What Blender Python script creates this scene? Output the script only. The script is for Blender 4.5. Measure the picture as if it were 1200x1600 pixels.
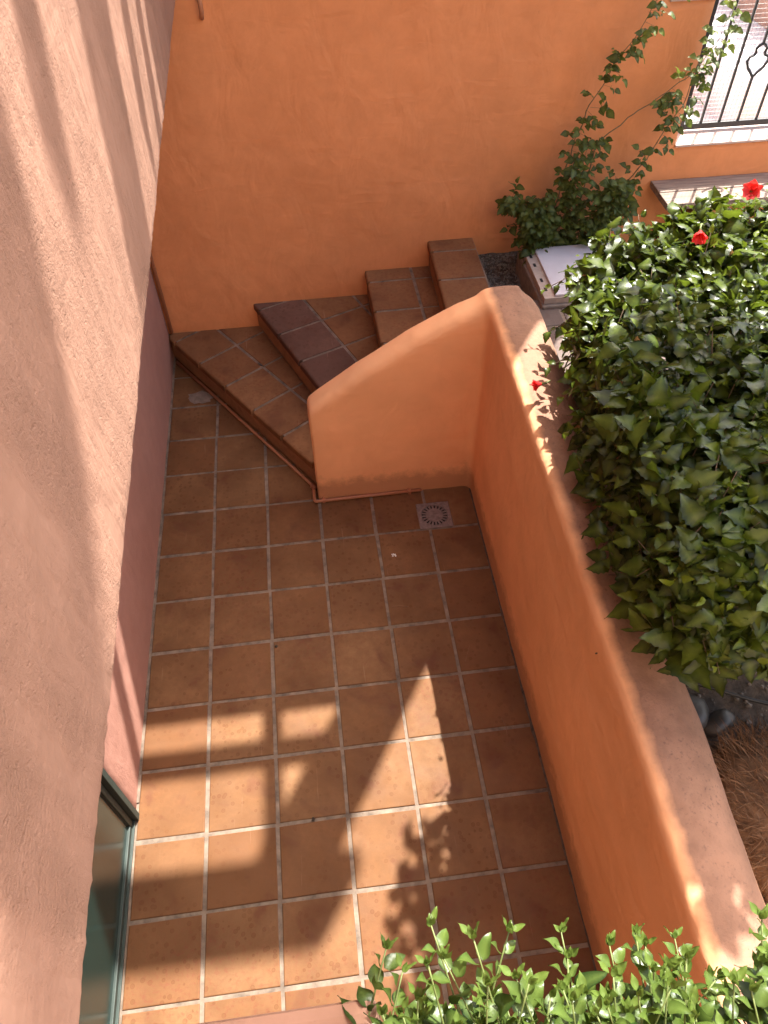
import bpy, bmesh, math, random
from mathutils import Vector, Matrix, Quaternion, noise
R = random.Random(7)
for o in list(bpy.data.objects): bpy.data.objects.remove(o)
scene = bpy.context.scene
COL = scene.collection

# ------------------------------------------------------------------ camera
cam_d = bpy.data.cameras.new('camera'); cam = bpy.data.objects.new('camera', cam_d); COL.objects.link(cam)
CAM = Vector((0.7036, -0.8311, 3.5260))
yaw, pitch, roll, fpx = 0.109791, 0.876895, -0.01771994, 1177.72
fw = Vector((math.sin(yaw)*math.cos(pitch), math.cos(yaw)*math.cos(pitch), -math.sin(pitch)))
r0 = Vector((math.cos(yaw), -math.sin(yaw), 0)); u0 = r0.cross(fw)
cr, sr = math.cos(roll), math.sin(roll)
rt = cr*r0 + sr*u0; up = -sr*r0 + cr*u0
cam.matrix_world = Matrix(((rt.x, up.x, -fw.x, CAM.x), (rt.y, up.y, -fw.y, CAM.y), (rt.z, up.z, -fw.z, CAM.z), (0, 0, 0, 1)))
cam_d.sensor_fit = 'VERTICAL'; cam_d.sensor_height = 36.0; cam_d.lens = 36.0*fpx/1600.0
cam_d.clip_start = 0.02; cam_d.clip_end = 500
scene.camera = cam

# ------------------------------------------------------------------ sky, sun, exposure
AZ, EL = math.radians(32), math.radians(56)
SUN = Vector((math.sin(AZ)*math.cos(EL), math.cos(AZ)*math.cos(EL), math.sin(EL)))
w = bpy.data.worlds.new('World'); scene.world = w; w.use_nodes = True
nt = w.node_tree; nt.nodes.clear()
sky = nt.nodes.new('ShaderNodeTexSky'); sky.sky_type = 'NISHITA'; sky.sun_disc = False
sky.sun_elevation = EL; sky.sun_rotation = AZ; sky.air_density = 1.0; sky.dust_density = 5.0; sky.ozone_density = 1.0
bg = nt.nodes.new('ShaderNodeBackground'); bg.inputs[1].default_value = 0.14
wo = nt.nodes.new('ShaderNodeOutputWorld')
nt.links.new(sky.outputs[0], bg.inputs[0]); nt.links.new(bg.outputs[0], wo.inputs[0])
sd = bpy.data.lights.new('sun', 'SUN'); sd.energy = 4.3; sd.angle = math.radians(0.53); sd.color = (1.0, 0.96, 0.90)
so = bpy.data.objects.new('sun', sd); COL.objects.link(so); so.rotation_euler = SUN.to_track_quat('Z', 'Y').to_euler(); so.location = (4, 6, 12)
vs = scene.view_settings; vs.view_transform = 'Standard'; vs.look = 'None'; vs.gamma = 1.0; vs.use_curve_mapping = False
vs.exposure = 1.97
scene.render.engine = 'CYCLES'
scene.cycles.max_bounces = 14; scene.cycles.diffuse_bounces = 10; scene.cycles.transparent_max_bounces = 8
scene.cycles.caustics_reflective = False; scene.cycles.caustics_refractive = False

# ------------------------------------------------------------------ node helpers
class N:
    def __init__(s, name):
        s.m = bpy.data.materials.new(name); s.m.use_nodes = True; s.t = s.m.node_tree; s.t.nodes.clear()
        s.out = s.t.nodes.new('ShaderNodeOutputMaterial')
    def n(s, kind, **kw):
        x = s.t.nodes.new('ShaderNode'+kind)
        for k, v in kw.items():
            if k.startswith('i_'):
                k = k[2:]; k = int(k) if k.isdigit() else k.replace('_', ' ')
                s.put(x.inputs[k], v)
            else: setattr(x, k, v)
        return x
    def put(s, sock, v):
        if isinstance(v, bpy.types.NodeSocket): s.t.links.new(v, sock)
        elif isinstance(v, (tuple, list)) and len(v) == 3 and sock.type == 'RGBA': sock.default_value = (*v, 1)
        else: sock.default_value = v
    def coord(s, scale=(1, 1, 1), out='Object', rot=(0, 0, 0)):
        c = s.n('TexCoord'); mp = s.n('Mapping'); s.put(mp.inputs[0], c.outputs[out])
        mp.inputs['Scale'].default_value = scale; mp.inputs['Rotation'].default_value = rot
        return mp.outputs[0]
    def geo(s, scale=(1, 1, 1), rot=(0, 0, 0)):
        c = s.n('NewGeometry'); mp = s.n('Mapping'); s.put(mp.inputs[0], c.outputs['Position'])
        mp.inputs['Scale'].default_value = scale; mp.inputs['Rotation'].default_value = rot
        return mp.outputs[0]
    def noise(s, vec, scale, detail=4, rough=.55, kind='FBM', dist=0):
        x = s.n('TexNoise'); x.noise_type = kind; s.put(x.inputs['Vector'], vec)
        x.inputs['Scale'].default_value = scale; x.inputs['Detail'].default_value = detail
        x.inputs['Roughness'].default_value = rough; x.inputs['Distortion'].default_value = dist
        return x.outputs[0]
    def ramp(s, f, stops, interp='LINEAR'):
        x = s.n('ValToRGB'); s.put(x.inputs[0], f); x.color_ramp.interpolation = interp
        e = x.color_ramp.elements
        while len(e) < len(stops): e.new(.5)
        for k, (p, c) in enumerate(stops):
            e[k].position = p; e[k].color = (*c, 1) if isinstance(c, (tuple, list)) else (c, c, c, 1)
        return x.outputs[0]
    def math(s, op, a, b=0.0, clamp=False):
        x = s.n('Math', operation=op, use_clamp=clamp); s.put(x.inputs[0], a); s.put(x.inputs[1], b); return x.outputs[0]
    def mix(s, f, a, b, mode='MIX'):
        x = s.n('Mix', data_type='RGBA', blend_type=mode); s.put(x.inputs[0], f); s.put(x.inputs[6], a); s.put(x.inputs[7], b); return x.outputs[2]
    def bump(s, h, strength=.5, dist=.01, nrm=None):
        x = s.n('Bump'); x.inputs['Strength'].default_value = strength; x.inputs['Distance'].default_value = dist
        s.put(x.inputs['Height'], h)
        if nrm: s.put(x.inputs['Normal'], nrm)
        return x.outputs[0]
    def bsdf(s, color, rough=.8, nrm=None, **kw):
        b = s.n('BsdfPrincipled'); s.put(b.inputs['Base Color'], color); s.put(b.inputs['Roughness'], rough)
        if nrm: s.put(b.inputs['Normal'], nrm)
        for k, v in kw.items(): s.put(b.inputs[k.replace('_', ' ')], v)
        s.t.links.new(b.outputs[0], s.out.inputs[0]); return b

def plaster(name, c, grit=1.0, trowel=1.0, stain=0.0, fine=130):
    g = N(name); v = g.geo()
    big = g.noise(v, 1.3, 4, .6); med = g.noise(v, 9, 5, .6); fin = g.noise(v, fine, 4, .7)
    c2 = tuple(x*.80 for x in c); c3 = (min(1, c[0]*1.10), min(1, c[1]*1.14), min(1, c[2]*1.2))
    col = g.mix(g.ramp(big, [(.25, 0.25), (.75, .8)]), c2, c3)
    col = g.mix(g.math('MULTIPLY', g.ramp(med, [(.35, 1.0), (.62, 0.0)]), .28), col, tuple(x*.72 for x in c))
    sp = g.ramp(g.noise(v, 42, 3, .7), [(.68, 0.0), (.74, 1.0)])
    col = g.mix(g.math('MULTIPLY', sp, .14+.45*stain), col, (c[0]*.35, c[1]*.33, c[2]*.35))
    if stain:
        st = g.math('MULTIPLY', g.ramp(g.noise(v, 5.5, 7, .72), [(.45, 0.0), (.7, 1.0)]), stain)
        col = g.mix(st, col, (c[0]*.45, c[1]*.42, c[2]*.42))
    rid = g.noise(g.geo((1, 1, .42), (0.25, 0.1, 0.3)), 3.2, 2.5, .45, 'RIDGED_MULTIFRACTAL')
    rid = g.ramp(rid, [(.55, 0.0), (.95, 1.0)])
    col = g.mix(g.math('MULTIPLY', rid, .16*trowel), col, c3)  # ridge crests painted lighter, standing in for light on the relief
    flat = g.noise(g.geo((1, 1, .6)), 5, 3, .5, dist=.8)
    swp = g.noise(g.geo((.5, .5, 1.6), (.4, .9, .2)), 7, 4, .55, dist=.6)
    h = g.math('ADD', g.math('MULTIPLY', rid, .55*trowel), g.math('ADD', g.math('MULTIPLY', flat, .9*trowel), g.math('MULTIPLY', swp, .45*trowel)))
    n1 = g.bump(h, .7, .014)
    gm = g.ramp(g.noise(g.geo((1, 1, .35)), 4.5, 4, .6), [(.40, 0.06), (.62, 1.0)])
    pit = g.ramp(g.noise(v, 70, 3, .6), [(.28, 0.0), (.42, 1.0)])
    h2 = g.math('MULTIPLY', g.math('ADD', g.math('MULTIPLY', g.noise(v, 52, 9, .85), .32), g.math('ADD', g.math('MULTIPLY', fin, .6), g.math('MULTIPLY', pit, .25))), gm)
    n2 = g.bump(h2, min(1, .55*grit), .0045*grit, n1)
    g.bsdf(col, .86, n2, Specular_IOR_Level=.25)
    return g.m

def tile_mat(name, cols, grey=0.0):
    g = N(name); v = g.geo(); oi = g.n('ObjectInfo').outputs['Random']
    base = g.ramp(oi, [(0.0, cols[0]), (.35, cols[1]), (.7, cols[2]), (1.0, cols[0])])
    m = g.noise(v, 3.1, 5, .6)
    col = g.mix(g.ramp(m, [(.3, 0.0), (.72, 1.0)]), base, tuple(x*.66 for x in cols[1]))
    m2 = g.noise(v, 24, 5, .65)
    col = g.mix(g.math('MULTIPLY', g.ramp(m2, [(.4, 1.0), (.62, 0.0)]), .3), col, tuple(x*.6 for x in cols[0]))
    # drip spots
    vor = g.n('TexVoronoi', voronoi_dimensions='3D'); g.put(vor.inputs['Vector'], v); vor.inputs['Scale'].default_value = 34
    ring = g.ramp(vor.outputs['Distance'], [(.0, .75), (.2, 0.5), (.29, 1.0), (.36, 0.0)])
    sel = g.n('SeparateColor'); g.put(sel.inputs[0], vor.outputs['Color'])
    msk = g.math('MULTIPLY', g.math('GREATER_THAN', sel.outputs[0], .45), g.ramp(g.noise(v, 1.5, 3, .5), [(.36, 0.0), (.55, 1.0)]))
    col = g.mix(g.math('MULTIPLY', g.math('MULTIPLY', ring, msk), .6), col, (cols[1][0]*.62, cols[1][1]*.5, cols[1][2]*.42))
    # firing bloom: dark smudges
    sm = g.ramp(g.noise(v, 6.3, 3, .5, dist=.6), [(.58, 0.0), (.74, 1.0)])
    col = g.mix(g.math('MULTIPLY', sm, .6), col, (.11, .038, .02))
    red = g.math('MULTIPLY', g.ramp(g.noise(v, 46, 5, .7), [(.5, 0.0), (.66, 1.0)]), g.ramp(g.noise(v, .9, 2, .5), [(.45, 0.0), (.6, 1.0)]))
    col = g.mix(g.math('MULTIPLY', red, .55), col, (.15, .045, .022))
    # fine pale scratches
    sc = g.ramp(g.noise(g.geo((1, .05, 1), (0, 0, .6)), 60, 2, .5), [(.72, 0.0), (.78, 1.0)])
    col = g.mix(g.math('MULTIPLY', sc, .10), col, (.6, .45, .32))
    n = g.bump(g.noise(v, 14, 6, .62), .35, .004); n = g.bump(g.noise(v, 210, 3, .6), .22, .0012, n)
    ro = g.ramp(g.noise(v, 7, 4, .6), [(.3, .6), (.7, .8)])
    g.bsdf(col, ro, n, Specular_IOR_Level=.2)
    return g.m

def simple(name, c, rough=.6, var=.15, scale=30, bump=.3, bd=.002, metal=0.0, **kw):
    g = N(name); v = g.geo()
    col = g.mix(g.ramp(g.noise(v, scale, 5, .62), [(.3, 0.0), (.7, 1.0)]), tuple(x*(1-var) for x in c), tuple(min(1, x*(1+var)) for x in c))
    n = g.bump(g.noise(v, scale*3, 4, .65), bump, bd)
    g.bsdf(col, rough, n, Metallic=metal, **kw); return g.m

def leaf_mat(name, dark, mid, young, trans=.45, gloss=.32):
    g = N(name)
    rnd = g.math('FRACT', g.math('ADD', g.n('Attribute', attribute_name='rnd').outputs['Fac'], g.n('ObjectInfo').outputs['Random']))
    yo = g.n('Attribute', attribute_name='young').outputs['Fac']; md = g.n('Attribute', attribute_name='rib').outputs['Fac']
    col = g.ramp(rnd, [(0.0, dark), (.55, mid), (1.0, tuple(.6*a+.4*b for a, b in zip(mid, young)))])
    col = g.mix(yo, col, young)
    col = g.mix(g.math('MULTIPLY', md, .35), col, tuple(min(1, x*1.6+.02) for x in young))
    blot = g.noise(g.geo(), 55, 3, .6)
    col = g.mix(g.math('MULTIPLY', g.ramp(blot, [(.5, 0.0), (.75, 1.0)]), .3), col, tuple(x*.55 for x in dark))
    n = g.bump(g.noise(g.geo(), 90, 3, .6), .25, .003)
    b = g.n('BsdfPrincipled'); g.put(b.inputs['Base Color'], col); b.inputs['Roughness'].default_value = gloss
    b.inputs['Specular IOR Level'].default_value = .32; g.put(b.inputs['Normal'], n)
    tr = g.n('BsdfTranslucent'); g.put(tr.inputs[0], g.mix(.5, col, young, 'MIX')); g.put(tr.inputs['Normal'], n)
    mx = g.n('MixShader'); mx.inputs[0].default_value = trans
    g.t.links.new(b.outputs[0], mx.inputs[1]); g.t.links.new(tr.outputs[0], mx.inputs[2]); g.t.links.new(mx.outputs[0], g.out.inputs[0])
    return g.m

M = {}
M['facade'] = plaster('dusty_rose_plaster', (.325, .178, .118), 2.3, .9, 0.0, 150)
M['lower'] = plaster('rose_plaster', (.42, .21, .15), 1.2, 1.0, 0.0)
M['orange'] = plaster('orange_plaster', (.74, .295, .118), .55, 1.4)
M['wall'] = plaster('orange_wall_plaster', (.66, .245, .10), .35, .5, .0)
M['cap'] = plaster('weathered_cap_plaster', (.55, .26, .17), .8, .5, .5)
M['tile'] = tile_mat('terracotta_tile', [(.212, .101, .042), (.172, .074, .028), (.232, .122, .054)])
M['tread'] = tile_mat('terracotta_tread', [(.275, .132, .058), (.245, .110, .047), (.29, .145, .066)])
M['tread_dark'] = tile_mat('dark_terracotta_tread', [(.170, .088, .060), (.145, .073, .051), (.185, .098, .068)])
M['path'] = tile_mat('grey_clay_tile', [(.17, .13, .11), (.145, .105, .09), (.19, .145, .12)])
M['grout'] = simple('grout', (.180, .134, .098), .9, .5, 14, .6, .003)
M['riser'] = simple('riser_clay', (.30, .145, .068), .8, .25, 14, .5, .004)
M['pipe'] = simple('painted_pipe', (.40, .165, .08), .5, .12, 25, .2, .001)
M['soil'] = simple('dry_soil', (.07, .052, .038), .95, .5, 26, 1.0, .012)
M['gravel'] = simple('gravel', (.15, .13, .11), .9, .4, 60, .6, .003)
M['paving'] = simple('pale_paving', (.66, .62, .58), .85, .10, 5, .4, .003)
M['brownwall'] = simple('brown_plaster', (.40, .24, .17), .85, .2, 8, .5, .004)
M['iron'] = simple('black_iron', (.012, .012, .013), .42, .3, 60, .3, .0008)
M['wire'] = simple('wire', (.35, .33, .31), .5, .1, 30, .1, .0005)
M['sill'] = simple('pale_sill', (.52, .40, .34), .8, .15, 12, .4, .003)
M['stone'] = simple('dark_pebble', (.04, .037, .034), .45, .35, 16, .4, .003)
M['hose'] = simple('black_hose', (.012, .012, .012), .5, .2, 40, .2, .0005)
M['straw'] = simple('straw', (.17, .092, .045), .85, .45, 35, .3, .001)
M['bark'] = simple('bark', (.13, .085, .05), .85, .35, 50, .8, .003)
M['cane'] = simple('rose_cane', (.16, .12, .055), .7, .35, 40, .4, .001)
M['twig'] = simple('green_twig', (.12, .15, .04), .6, .3, 40, .3, .001)
M['boxlid'] = simple('grey_plastic', (.62, .58, .60), .45, .06, 9, .15, .001)
M['boxside'] = simple('aged_plastic', (.42, .33, .27), .6, .2, 20, .3, .002)
M['mortar'] = simple('mortar', (.21, .16, .125), .95, .25, 25, .8, .004)
M['drain'] = simple('drain_metal', (.21, .165, .15), .5, .3, 45, .4, .001, .35)
M['hole'] = simple('drain_hole', (.012, .01, .009), .8, .2, 30, .2, .001)
M['frame'] = simple('green_frame', (.026, .040, .032), .6, .2, 30, .2, .0006, 0.0)
M['white'] = simple('white_bit', (.75, .72, .68), .8, .1, 50, .3, .001)
M['timber'] = simple('timber', (.22, .13, .08), .8, .3, 12, .5, .003)
M['leaf'] = leaf_mat('hibiscus_leaf', (.0065, .014, .004), (.0165, .034, .006), (.12, .165, .010), .36, .33)
M['leaf2'] = leaf_mat('shrub_leaf', (.014, .034, .008), (.029, .062, .013), (.10, .15, .024), .38, .34)
M['leaf3'] = leaf_mat('rose_leaf', (.026, .046, .012), (.050, .078, .020), (.14, .18, .026), .40, .5)
M['deadleaf'] = leaf_mat('dry_leaf', (.20, .08, .035), (.30, .13, .05), (.42, .26, .10), .30, .7)
g = N('red_petal'); v = g.geo()
b_ = g.n('BsdfPrincipled'); g.put(b_.inputs['Base Color'], g.mix(g.noise(v, 70, 3), (.62, .012, .02), (.80, .05, .04))); b_.inputs['Roughness'].default_value = .55
t_ = g.n('BsdfTranslucent'); g.put(t_.inputs[0], (.85, .05, .04)); mx = g.n('MixShader'); mx.inputs[0].default_value = .4
g.t.links.new(b_.outputs[0], mx.inputs[1]); g.t.links.new(t_.outputs[0], mx.inputs[2]); g.t.links.new(mx.outputs[0], g.out.inputs[0]); M['petal'] = g.m
g = N('tinted_glass'); g.bsdf((.014, .034, .028), .2, None, IOR=1.42); M['glass'] = g.m
# weathered bench timber
g = N('weathered_plank'); v = g.geo((1.2, 14, 14))
gr = g.noise(v, 4, 6, .65, dist=.5)
g.bsdf(g.ramp(gr, [(.25, (.11, .075, .055)), (.5, (.24, .18, .14)), (.75, (.36, .29, .23))]), .8, g.bump(gr, .8, .004)); M['plank'] = g.m
# interior floor / terrace
M['render'] = simple('cream_render', (.72, .56, .42), .85, .08, 4, .3, .003)
M['terrace'] = simple('terrace_top', (.50, .28, .21), .85, .2, 10, .5, .004)

# ------------------------------------------------------------------ mesh helpers
def link(name, me, m, parent=None, smooth=False):
    if m is not None:
        me.materials.append(m) if not me.materials else None
    if smooth:
        for p in me.polygons: p.use_smooth = True
    o = bpy.data.objects.new(name, me); COL.objects.link(o)
    if parent: o.parent = parent
    return o
def pyd(name, V, F, m, parent=None, smooth=False):
    me = bpy.data.meshes.new(name); me.from_pydata([tuple(v) for v in V], [], F); me.update()
    return link(name, me, m, parent, smooth)
def empty(name, loc=(0, 0, 0), parent=None):
    o = bpy.data.objects.new(name, None); COL.objects.link(o); o.location = loc; o.empty_display_size = .1
    if parent: o.parent = parent
    return o
def tag(o, label=None, cat=None, group=None, kind=None):
    if label: o['label'] = label
    if cat: o['category'] = cat
    if group: o['group'] = group
    if kind: o['kind'] = kind
    return o
class MB:
    def __init__(s): s.V = []; s.F = []
    def add(s, V, F):
        k = len(s.V); s.V += [Vector(v) for v in V]; s.F += [tuple(i+k for i in f) for f in F]; return s
    def box(s, a, b, bev=0.0):
        bm = bmesh.new(); bmesh.ops.create_cube(bm, size=1.0)
        for v in bm.verts: v.co = Vector([(a[i]+b[i])/2 + v.co[i]*(b[i]-a[i]) for i in range(3)])
        if bev: bmesh.ops.bevel(bm, geom=list(bm.edges), offset=bev, segments=2, profile=.6, affect='EDGES')
        bm.verts.index_update(); s.add([v.co.copy() for v in bm.verts], [[v.index for v in f.verts] for f in bm.faces]); bm.free(); return s
    def prism(s, poly, z0, z1):
        n = len(poly)
        V = [(x, y, z0) for x, y in poly] + [(x, y, z1) for x, y in poly]
        F = [tuple(range(n))[::-1], tuple(range(n, 2*n))] + [(i, (i+1) % n, n+(i+1) % n, n+i) for i in range(n)]
        return s.add(V, F)
    def tube(s, pts, r, n=8, taper=None, cap=True):
        pts = [Vector(p) for p in pts]; V = []; F = []; ref = None
        for i, p in enumerate(pts):
            t = (pts[min(i+1, len(pts)-1)] - pts[max(i-1, 0)]).normalized()
            if ref is None: ref = t.orthogonal().normalized()
            ref = (ref - t*ref.dot(t)).normalized(); bi = t.cross(ref)
            rr = r if taper is None else r + (taper-r)*i/(len(pts)-1)
            for k in range(n):
                a = 2*math.pi*k/n; V.append(p + (ref*math.cos(a) + bi*math.sin(a))*rr)
        for i in range(len(pts)-1):
            for k in range(n): F.append((i*n+k, i*n+(k+1) % n, (i+1)*n+(k+1) % n, (i+1)*n+k))
        if cap: F += [tuple(range(n))[::-1], tuple(range((len(pts)-1)*n, len(pts)*n))]
        return s.add(V, F)
    def build(s, name, m, parent=None, smooth=False): return pyd(name, s.V, s.F, m, parent, smooth)
def frange(a, b, st):
    n = max(1, round((b-a)/st)); return [a+(b-a)*i/n for i in range(n+1)]
def fbm(p, s, amp=1.0):
    q = Vector(p)*s; return amp*(noise.noise(q) + .5*noise.noise(q*2.1+Vector((3, 1, 7))))
def lines(cuts, st):
    cuts = sorted(cuts); out = []
    for a, b in zip(cuts, cuts[1:]): out += frange(a, b, st)[:-1]
    return out + [cuts[-1]]
def panel(us, vs, inside, P, thick_dir, disp=.003, ds=3.0):
    """wall from a masked grid: P(u,v) is the front point, thick_dir the vector to the back"""
    V = []; F = []; ix = {}; T = Vector(thick_dir); nrm = -T.normalized()
    def vid(i, j, back):
        k = (i, j, back)
        if k not in ix:
            p = Vector(P(us[i], vs[j]))
            q = p + nrm*(fbm(p, ds, disp))
            q = q + Vector((fbm(p+Vector((5, 5, 5)), 9, .0015), 0, fbm(p+Vector((9, 2, 5)), 9, .0015)))
            if back: q = p + T
            ix[k] = len(V); V.append(q)
        return ix[k]
    nu, nv = len(us)-1, len(vs)-1
    on = lambda i, j: 0 <= i < nu and 0 <= j < nv and inside((us[i]+us[i+1])/2, (vs[j]+vs[j+1])/2)
    for i in range(nu):
        for j in range(nv):
            if not on(i, j): continue
            F.append((vid(i, j, 0), vid(i+1, j, 0), vid(i+1, j+1, 0), vid(i, j+1, 0)))
            F.append((vid(i, j, 1), vid(i, j+1, 1), vid(i+1, j+1, 1), vid(i+1, j, 1)))
            for (di, dj, a, b) in ((-1, 0, (i, j), (i, j+1)), (1, 0, (i+1, j+1), (i+1, j)), (0, -1, (i+1, j), (i, j)), (0, 1, (i, j+1), (i+1, j+1))):
                if not on(i+di, j+dj): F.append((vid(*a, 0), vid(*b, 0), vid(*b, 1), vid(*a, 1)))
    return V, F
def clip(poly, a, b):
    """keep the part of poly left of the directed line a->b"""
    out = []; n = len(poly); s = lambda p: (b[0]-a[0])*(p[1]-a[1]) - (b[1]-a[1])*(p[0]-a[0])
    for i in range(n):
        p, q = poly[i], poly[(i+1) % n]; sp, sq = s(p), s(q)
        if sp >= 0: out.append(p)
        if (sp > 0 and sq < 0) or (sp < 0 and sq > 0):
            t = sp/(sp-sq); out.append((p[0]+(q[0]-p[0])*t, p[1]+(q[1]-p[1])*t))
    return out
def area(p): return .5*sum(p[i][0]*p[(i+1) % len(p)][1]-p[(i+1) % len(p)][0]*p[i][1] for i in range(len(p)))
def inset(poly, ds):
    n = len(poly); L = []
    for i in range(n):
        a, b = Vector(poly[i]), Vector(poly[(i+1) % n]); d = (b-a).normalized(); nn = Vector((-d.y, d.x)); L.append((a+nn*ds[i], d))
    out = []
    for i in range(n):
        (a, d), (b, e) = L[i-1], L[i]; den = d.x*e.y-d.y*e.x
        if abs(den) < 1e-6: out.append((b.x, b.y)); continue
        t = ((b.x-a.x)*e.y-(b.y-a.y)*e.x)/den; out.append((a.x+d.x*t, a.y+d.y*t))
    return out
def clean(poly, eps=.004):
    out = []
    for p in poly:
        if not out or math.hypot(p[0]-out[-1][0], p[1]-out[-1][1]) > eps: out.append(p)
    if len(out) > 1 and math.hypot(out[0][0]-out[-1][0], out[0][1]-out[-1][1]) < eps: out.pop()
    return out
def tile_mesh(name, poly, z, thick=.02, bev=None, drop=.004, rings=2):
    """tile with rounded top edges; bev: inset per edge"""
    n = len(poly); bev = bev or [.004]*n; V = [(x, y, z-thick) for x, y in poly]; F = []
    for k in range(rings+1):
        a = math.pi/2*k/rings
        q = inset(poly, [d*(1-math.cos(a)) for d in bev]) if k else poly
        V += [(x, y, z-drop*(1-math.sin(a))) for x, y in q]
    for k in range(rings+1):
        for i in range(n): F.append((k*n+i, k*n+(i+1) % n, (k+1)*n+(i+1) % n, (k+1)*n+i))
    F.append(tuple(range((rings+1)*n, (rings+2)*n)))
    me = bpy.data.meshes.new(name); me.from_pydata(V, [], F); me.update(); return me

# ------------------------------------------------------------------ ground and patio floor
gm = MB()
gz = .60
for (x0, x1, y0, y1) in ((1.86, 120, -120, 4.02), (-120, -2.2, -120, 4.02), (-2.2, 1.86, -120, -2.6)):
    xs = lines([x0, x1] if x1 > 60 and x0 < -60 else [x0, min(x1, 5), x1] if x1 > 60 else [x0, x1], 200)
    gm.add([(x0, y0, gz), (x1, y0, gz), (x1, y1, gz), (x0, y1, gz)], [(0, 1, 2, 3)])
tag(gm.build('ground', M['soil']), kind='structure')
tag(MB().add([(-120, 4.0, .1), (120, 4.0, .1), (120, 160, .1), (-120, 160, .1)], [(0, 1, 2, 3)]).build('paving', M['paving']), kind='structure')

TZ = 0.0; PT = .32
fl = MB().box((-.36, -1.0, -.2), (1.62, 3.9, -.005)).build('patio_floor', M['grout']); tag(fl, kind='structure')
variants = []
for k in range(6):
    h = PT/2-.0088
    poly = [(-h+R.uniform(-.002, .002), -h+R.uniform(-.002, .002)), (h+R.uniform(-.002, .002), -h+R.uniform(-.002, .002)),
            (h+R.uniform(-.002, .002), h+R.uniform(-.002, .002)), (-h+R.uniform(-.002, .002), h+R.uniform(-.002, .002))]
    me = tile_mesh('tile', poly, 0, .018, [.005]*4, .004, 2); me.materials.append(M['tile']); variants.append(me)
drain_c = Vector((1.325, 2.02)); dh = .098
for r in range(-3, 12):
    for c in range(-1, 5):
        cx, cy = (c+.5)*PT, (r+.5)*PT
        if c == 4: cx0, cx1 = c*PT, 1.592
        else: cx0, cx1 = c*PT, (c+1)*PT
        # hidden under the steps
        if cy-PT/2 > 3.745-1.48*(cx-PT/2+.33)+.12 and cy > 2.2: continue
        if cx > .7 and cy > 2.3: continue
        near_drain = abs(cx-drain_c.x) < PT/2+dh and abs(cy-drain_c.y) < PT/2+dh
        if near_drain or c == 4 or (cx > .62 and 2.08 < cy < 2.5):
            y1 = min((r+1)*PT, 2.24 if cx > .62 else 99)
            poly = [(cx0+.0088, r*PT+.0088), (cx1-.0088, r*PT+.0088), (cx1-.0088, y1-.0088), (cx0+.0088, y1-.0088)]
            if near_drain:
                bm = bmesh.new()
                # tile with the corner cut around the drain plate
                xs = sorted({poly[0][0], poly[1][0], *[x for x in (drain_c.x-dh-.004, drain_c.x+dh+.004) if poly[0][0] < x < poly[1][0]]})
                ys = sorted({poly[0][1], poly[2][1], *[y for y in (drain_c.y-dh-.004, drain_c.y+dh+.004) if poly[0][1] < y < poly[2][1]]})
                for i in range(len(xs)-1):
                    for j in range(len(ys)-1):
                        mx_, my_ = (xs[i]+xs[i+1])/2, (ys[j]+ys[j+1])/2
                        if abs(mx_-drain_c.x) < dh+.004 and abs(my_-drain_c.y) < dh+.004: continue
                        bm.faces.new([bm.verts.new((x, y, 0)) for x, y in ((xs[i], ys[j]), (xs[i+1], ys[j]), (xs[i+1], ys[j+1]), (xs[i], ys[j+1]))])
                bmesh.ops.remove_doubles(bm, verts=bm.verts, dist=1e-4)
                ex = bmesh.ops.extrude_face_region(bm, geom=list(bm.faces))
                for e in ex['geom']:
                    if isinstance(e, bmesh.types.BMVert): e.co.z -= .018
                bmesh.ops.recalc_face_normals(bm, faces=bm.faces)
                me = bpy.data.meshes.new('tile'); bm.to_mesh(me); bm.free()
            else: me = tile_mesh('tile', poly, 0, .018, [.005]*4, .004, 2)
            o = link('tile', me, M['tile'], fl)
        else:
            o = bpy.data.objects.new('tile', R.choice(variants)); COL.objects.link(o); o.parent = fl
            o.location = (cx+R.uniform(-.002, .002), cy+R.uniform(-.002, .002), R.uniform(-.0012, .0008))
            o.rotation_euler = (R.uniform(-.002, .002), R.uniform(-.002, .002), R.choice((0, 1, 2, 3))*math.pi/2+R.uniform(-.006, .006))
# mortar smear on the far tiles
sm = MB(); n = 22; V = [(-.115, 3.295, .0055)]
for k in range(n):
    a = 2*math.pi*k/n; rr = .85+.45*noise.noise(Vector((math.cos(a)*2, math.sin(a)*2, 3)))+.2*noise.noise(Vector((math.cos(a)*6, math.sin(a)*6, 1)))
    V.append((-.115+.105*rr*math.cos(a), 3.29+.075*rr*math.sin(a), .0015))
sm.add(V, [(0, 1+k, 1+(k+1) % n) for k in range(n)])
tag(sm.build('mortar_patch', M['mortar'], fl))
o = MB().box((-.335, .5, -.01), (-.312, 3.8, .002)).build('grout_strip', M['grout'], fl)
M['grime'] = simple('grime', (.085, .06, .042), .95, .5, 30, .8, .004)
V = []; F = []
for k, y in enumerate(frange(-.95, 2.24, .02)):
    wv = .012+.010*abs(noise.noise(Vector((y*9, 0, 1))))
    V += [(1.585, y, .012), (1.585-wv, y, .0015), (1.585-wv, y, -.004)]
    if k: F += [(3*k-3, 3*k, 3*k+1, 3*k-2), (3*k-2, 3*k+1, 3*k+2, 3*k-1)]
pyd('grime_line', V, F, M['grime'], fl)

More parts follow.
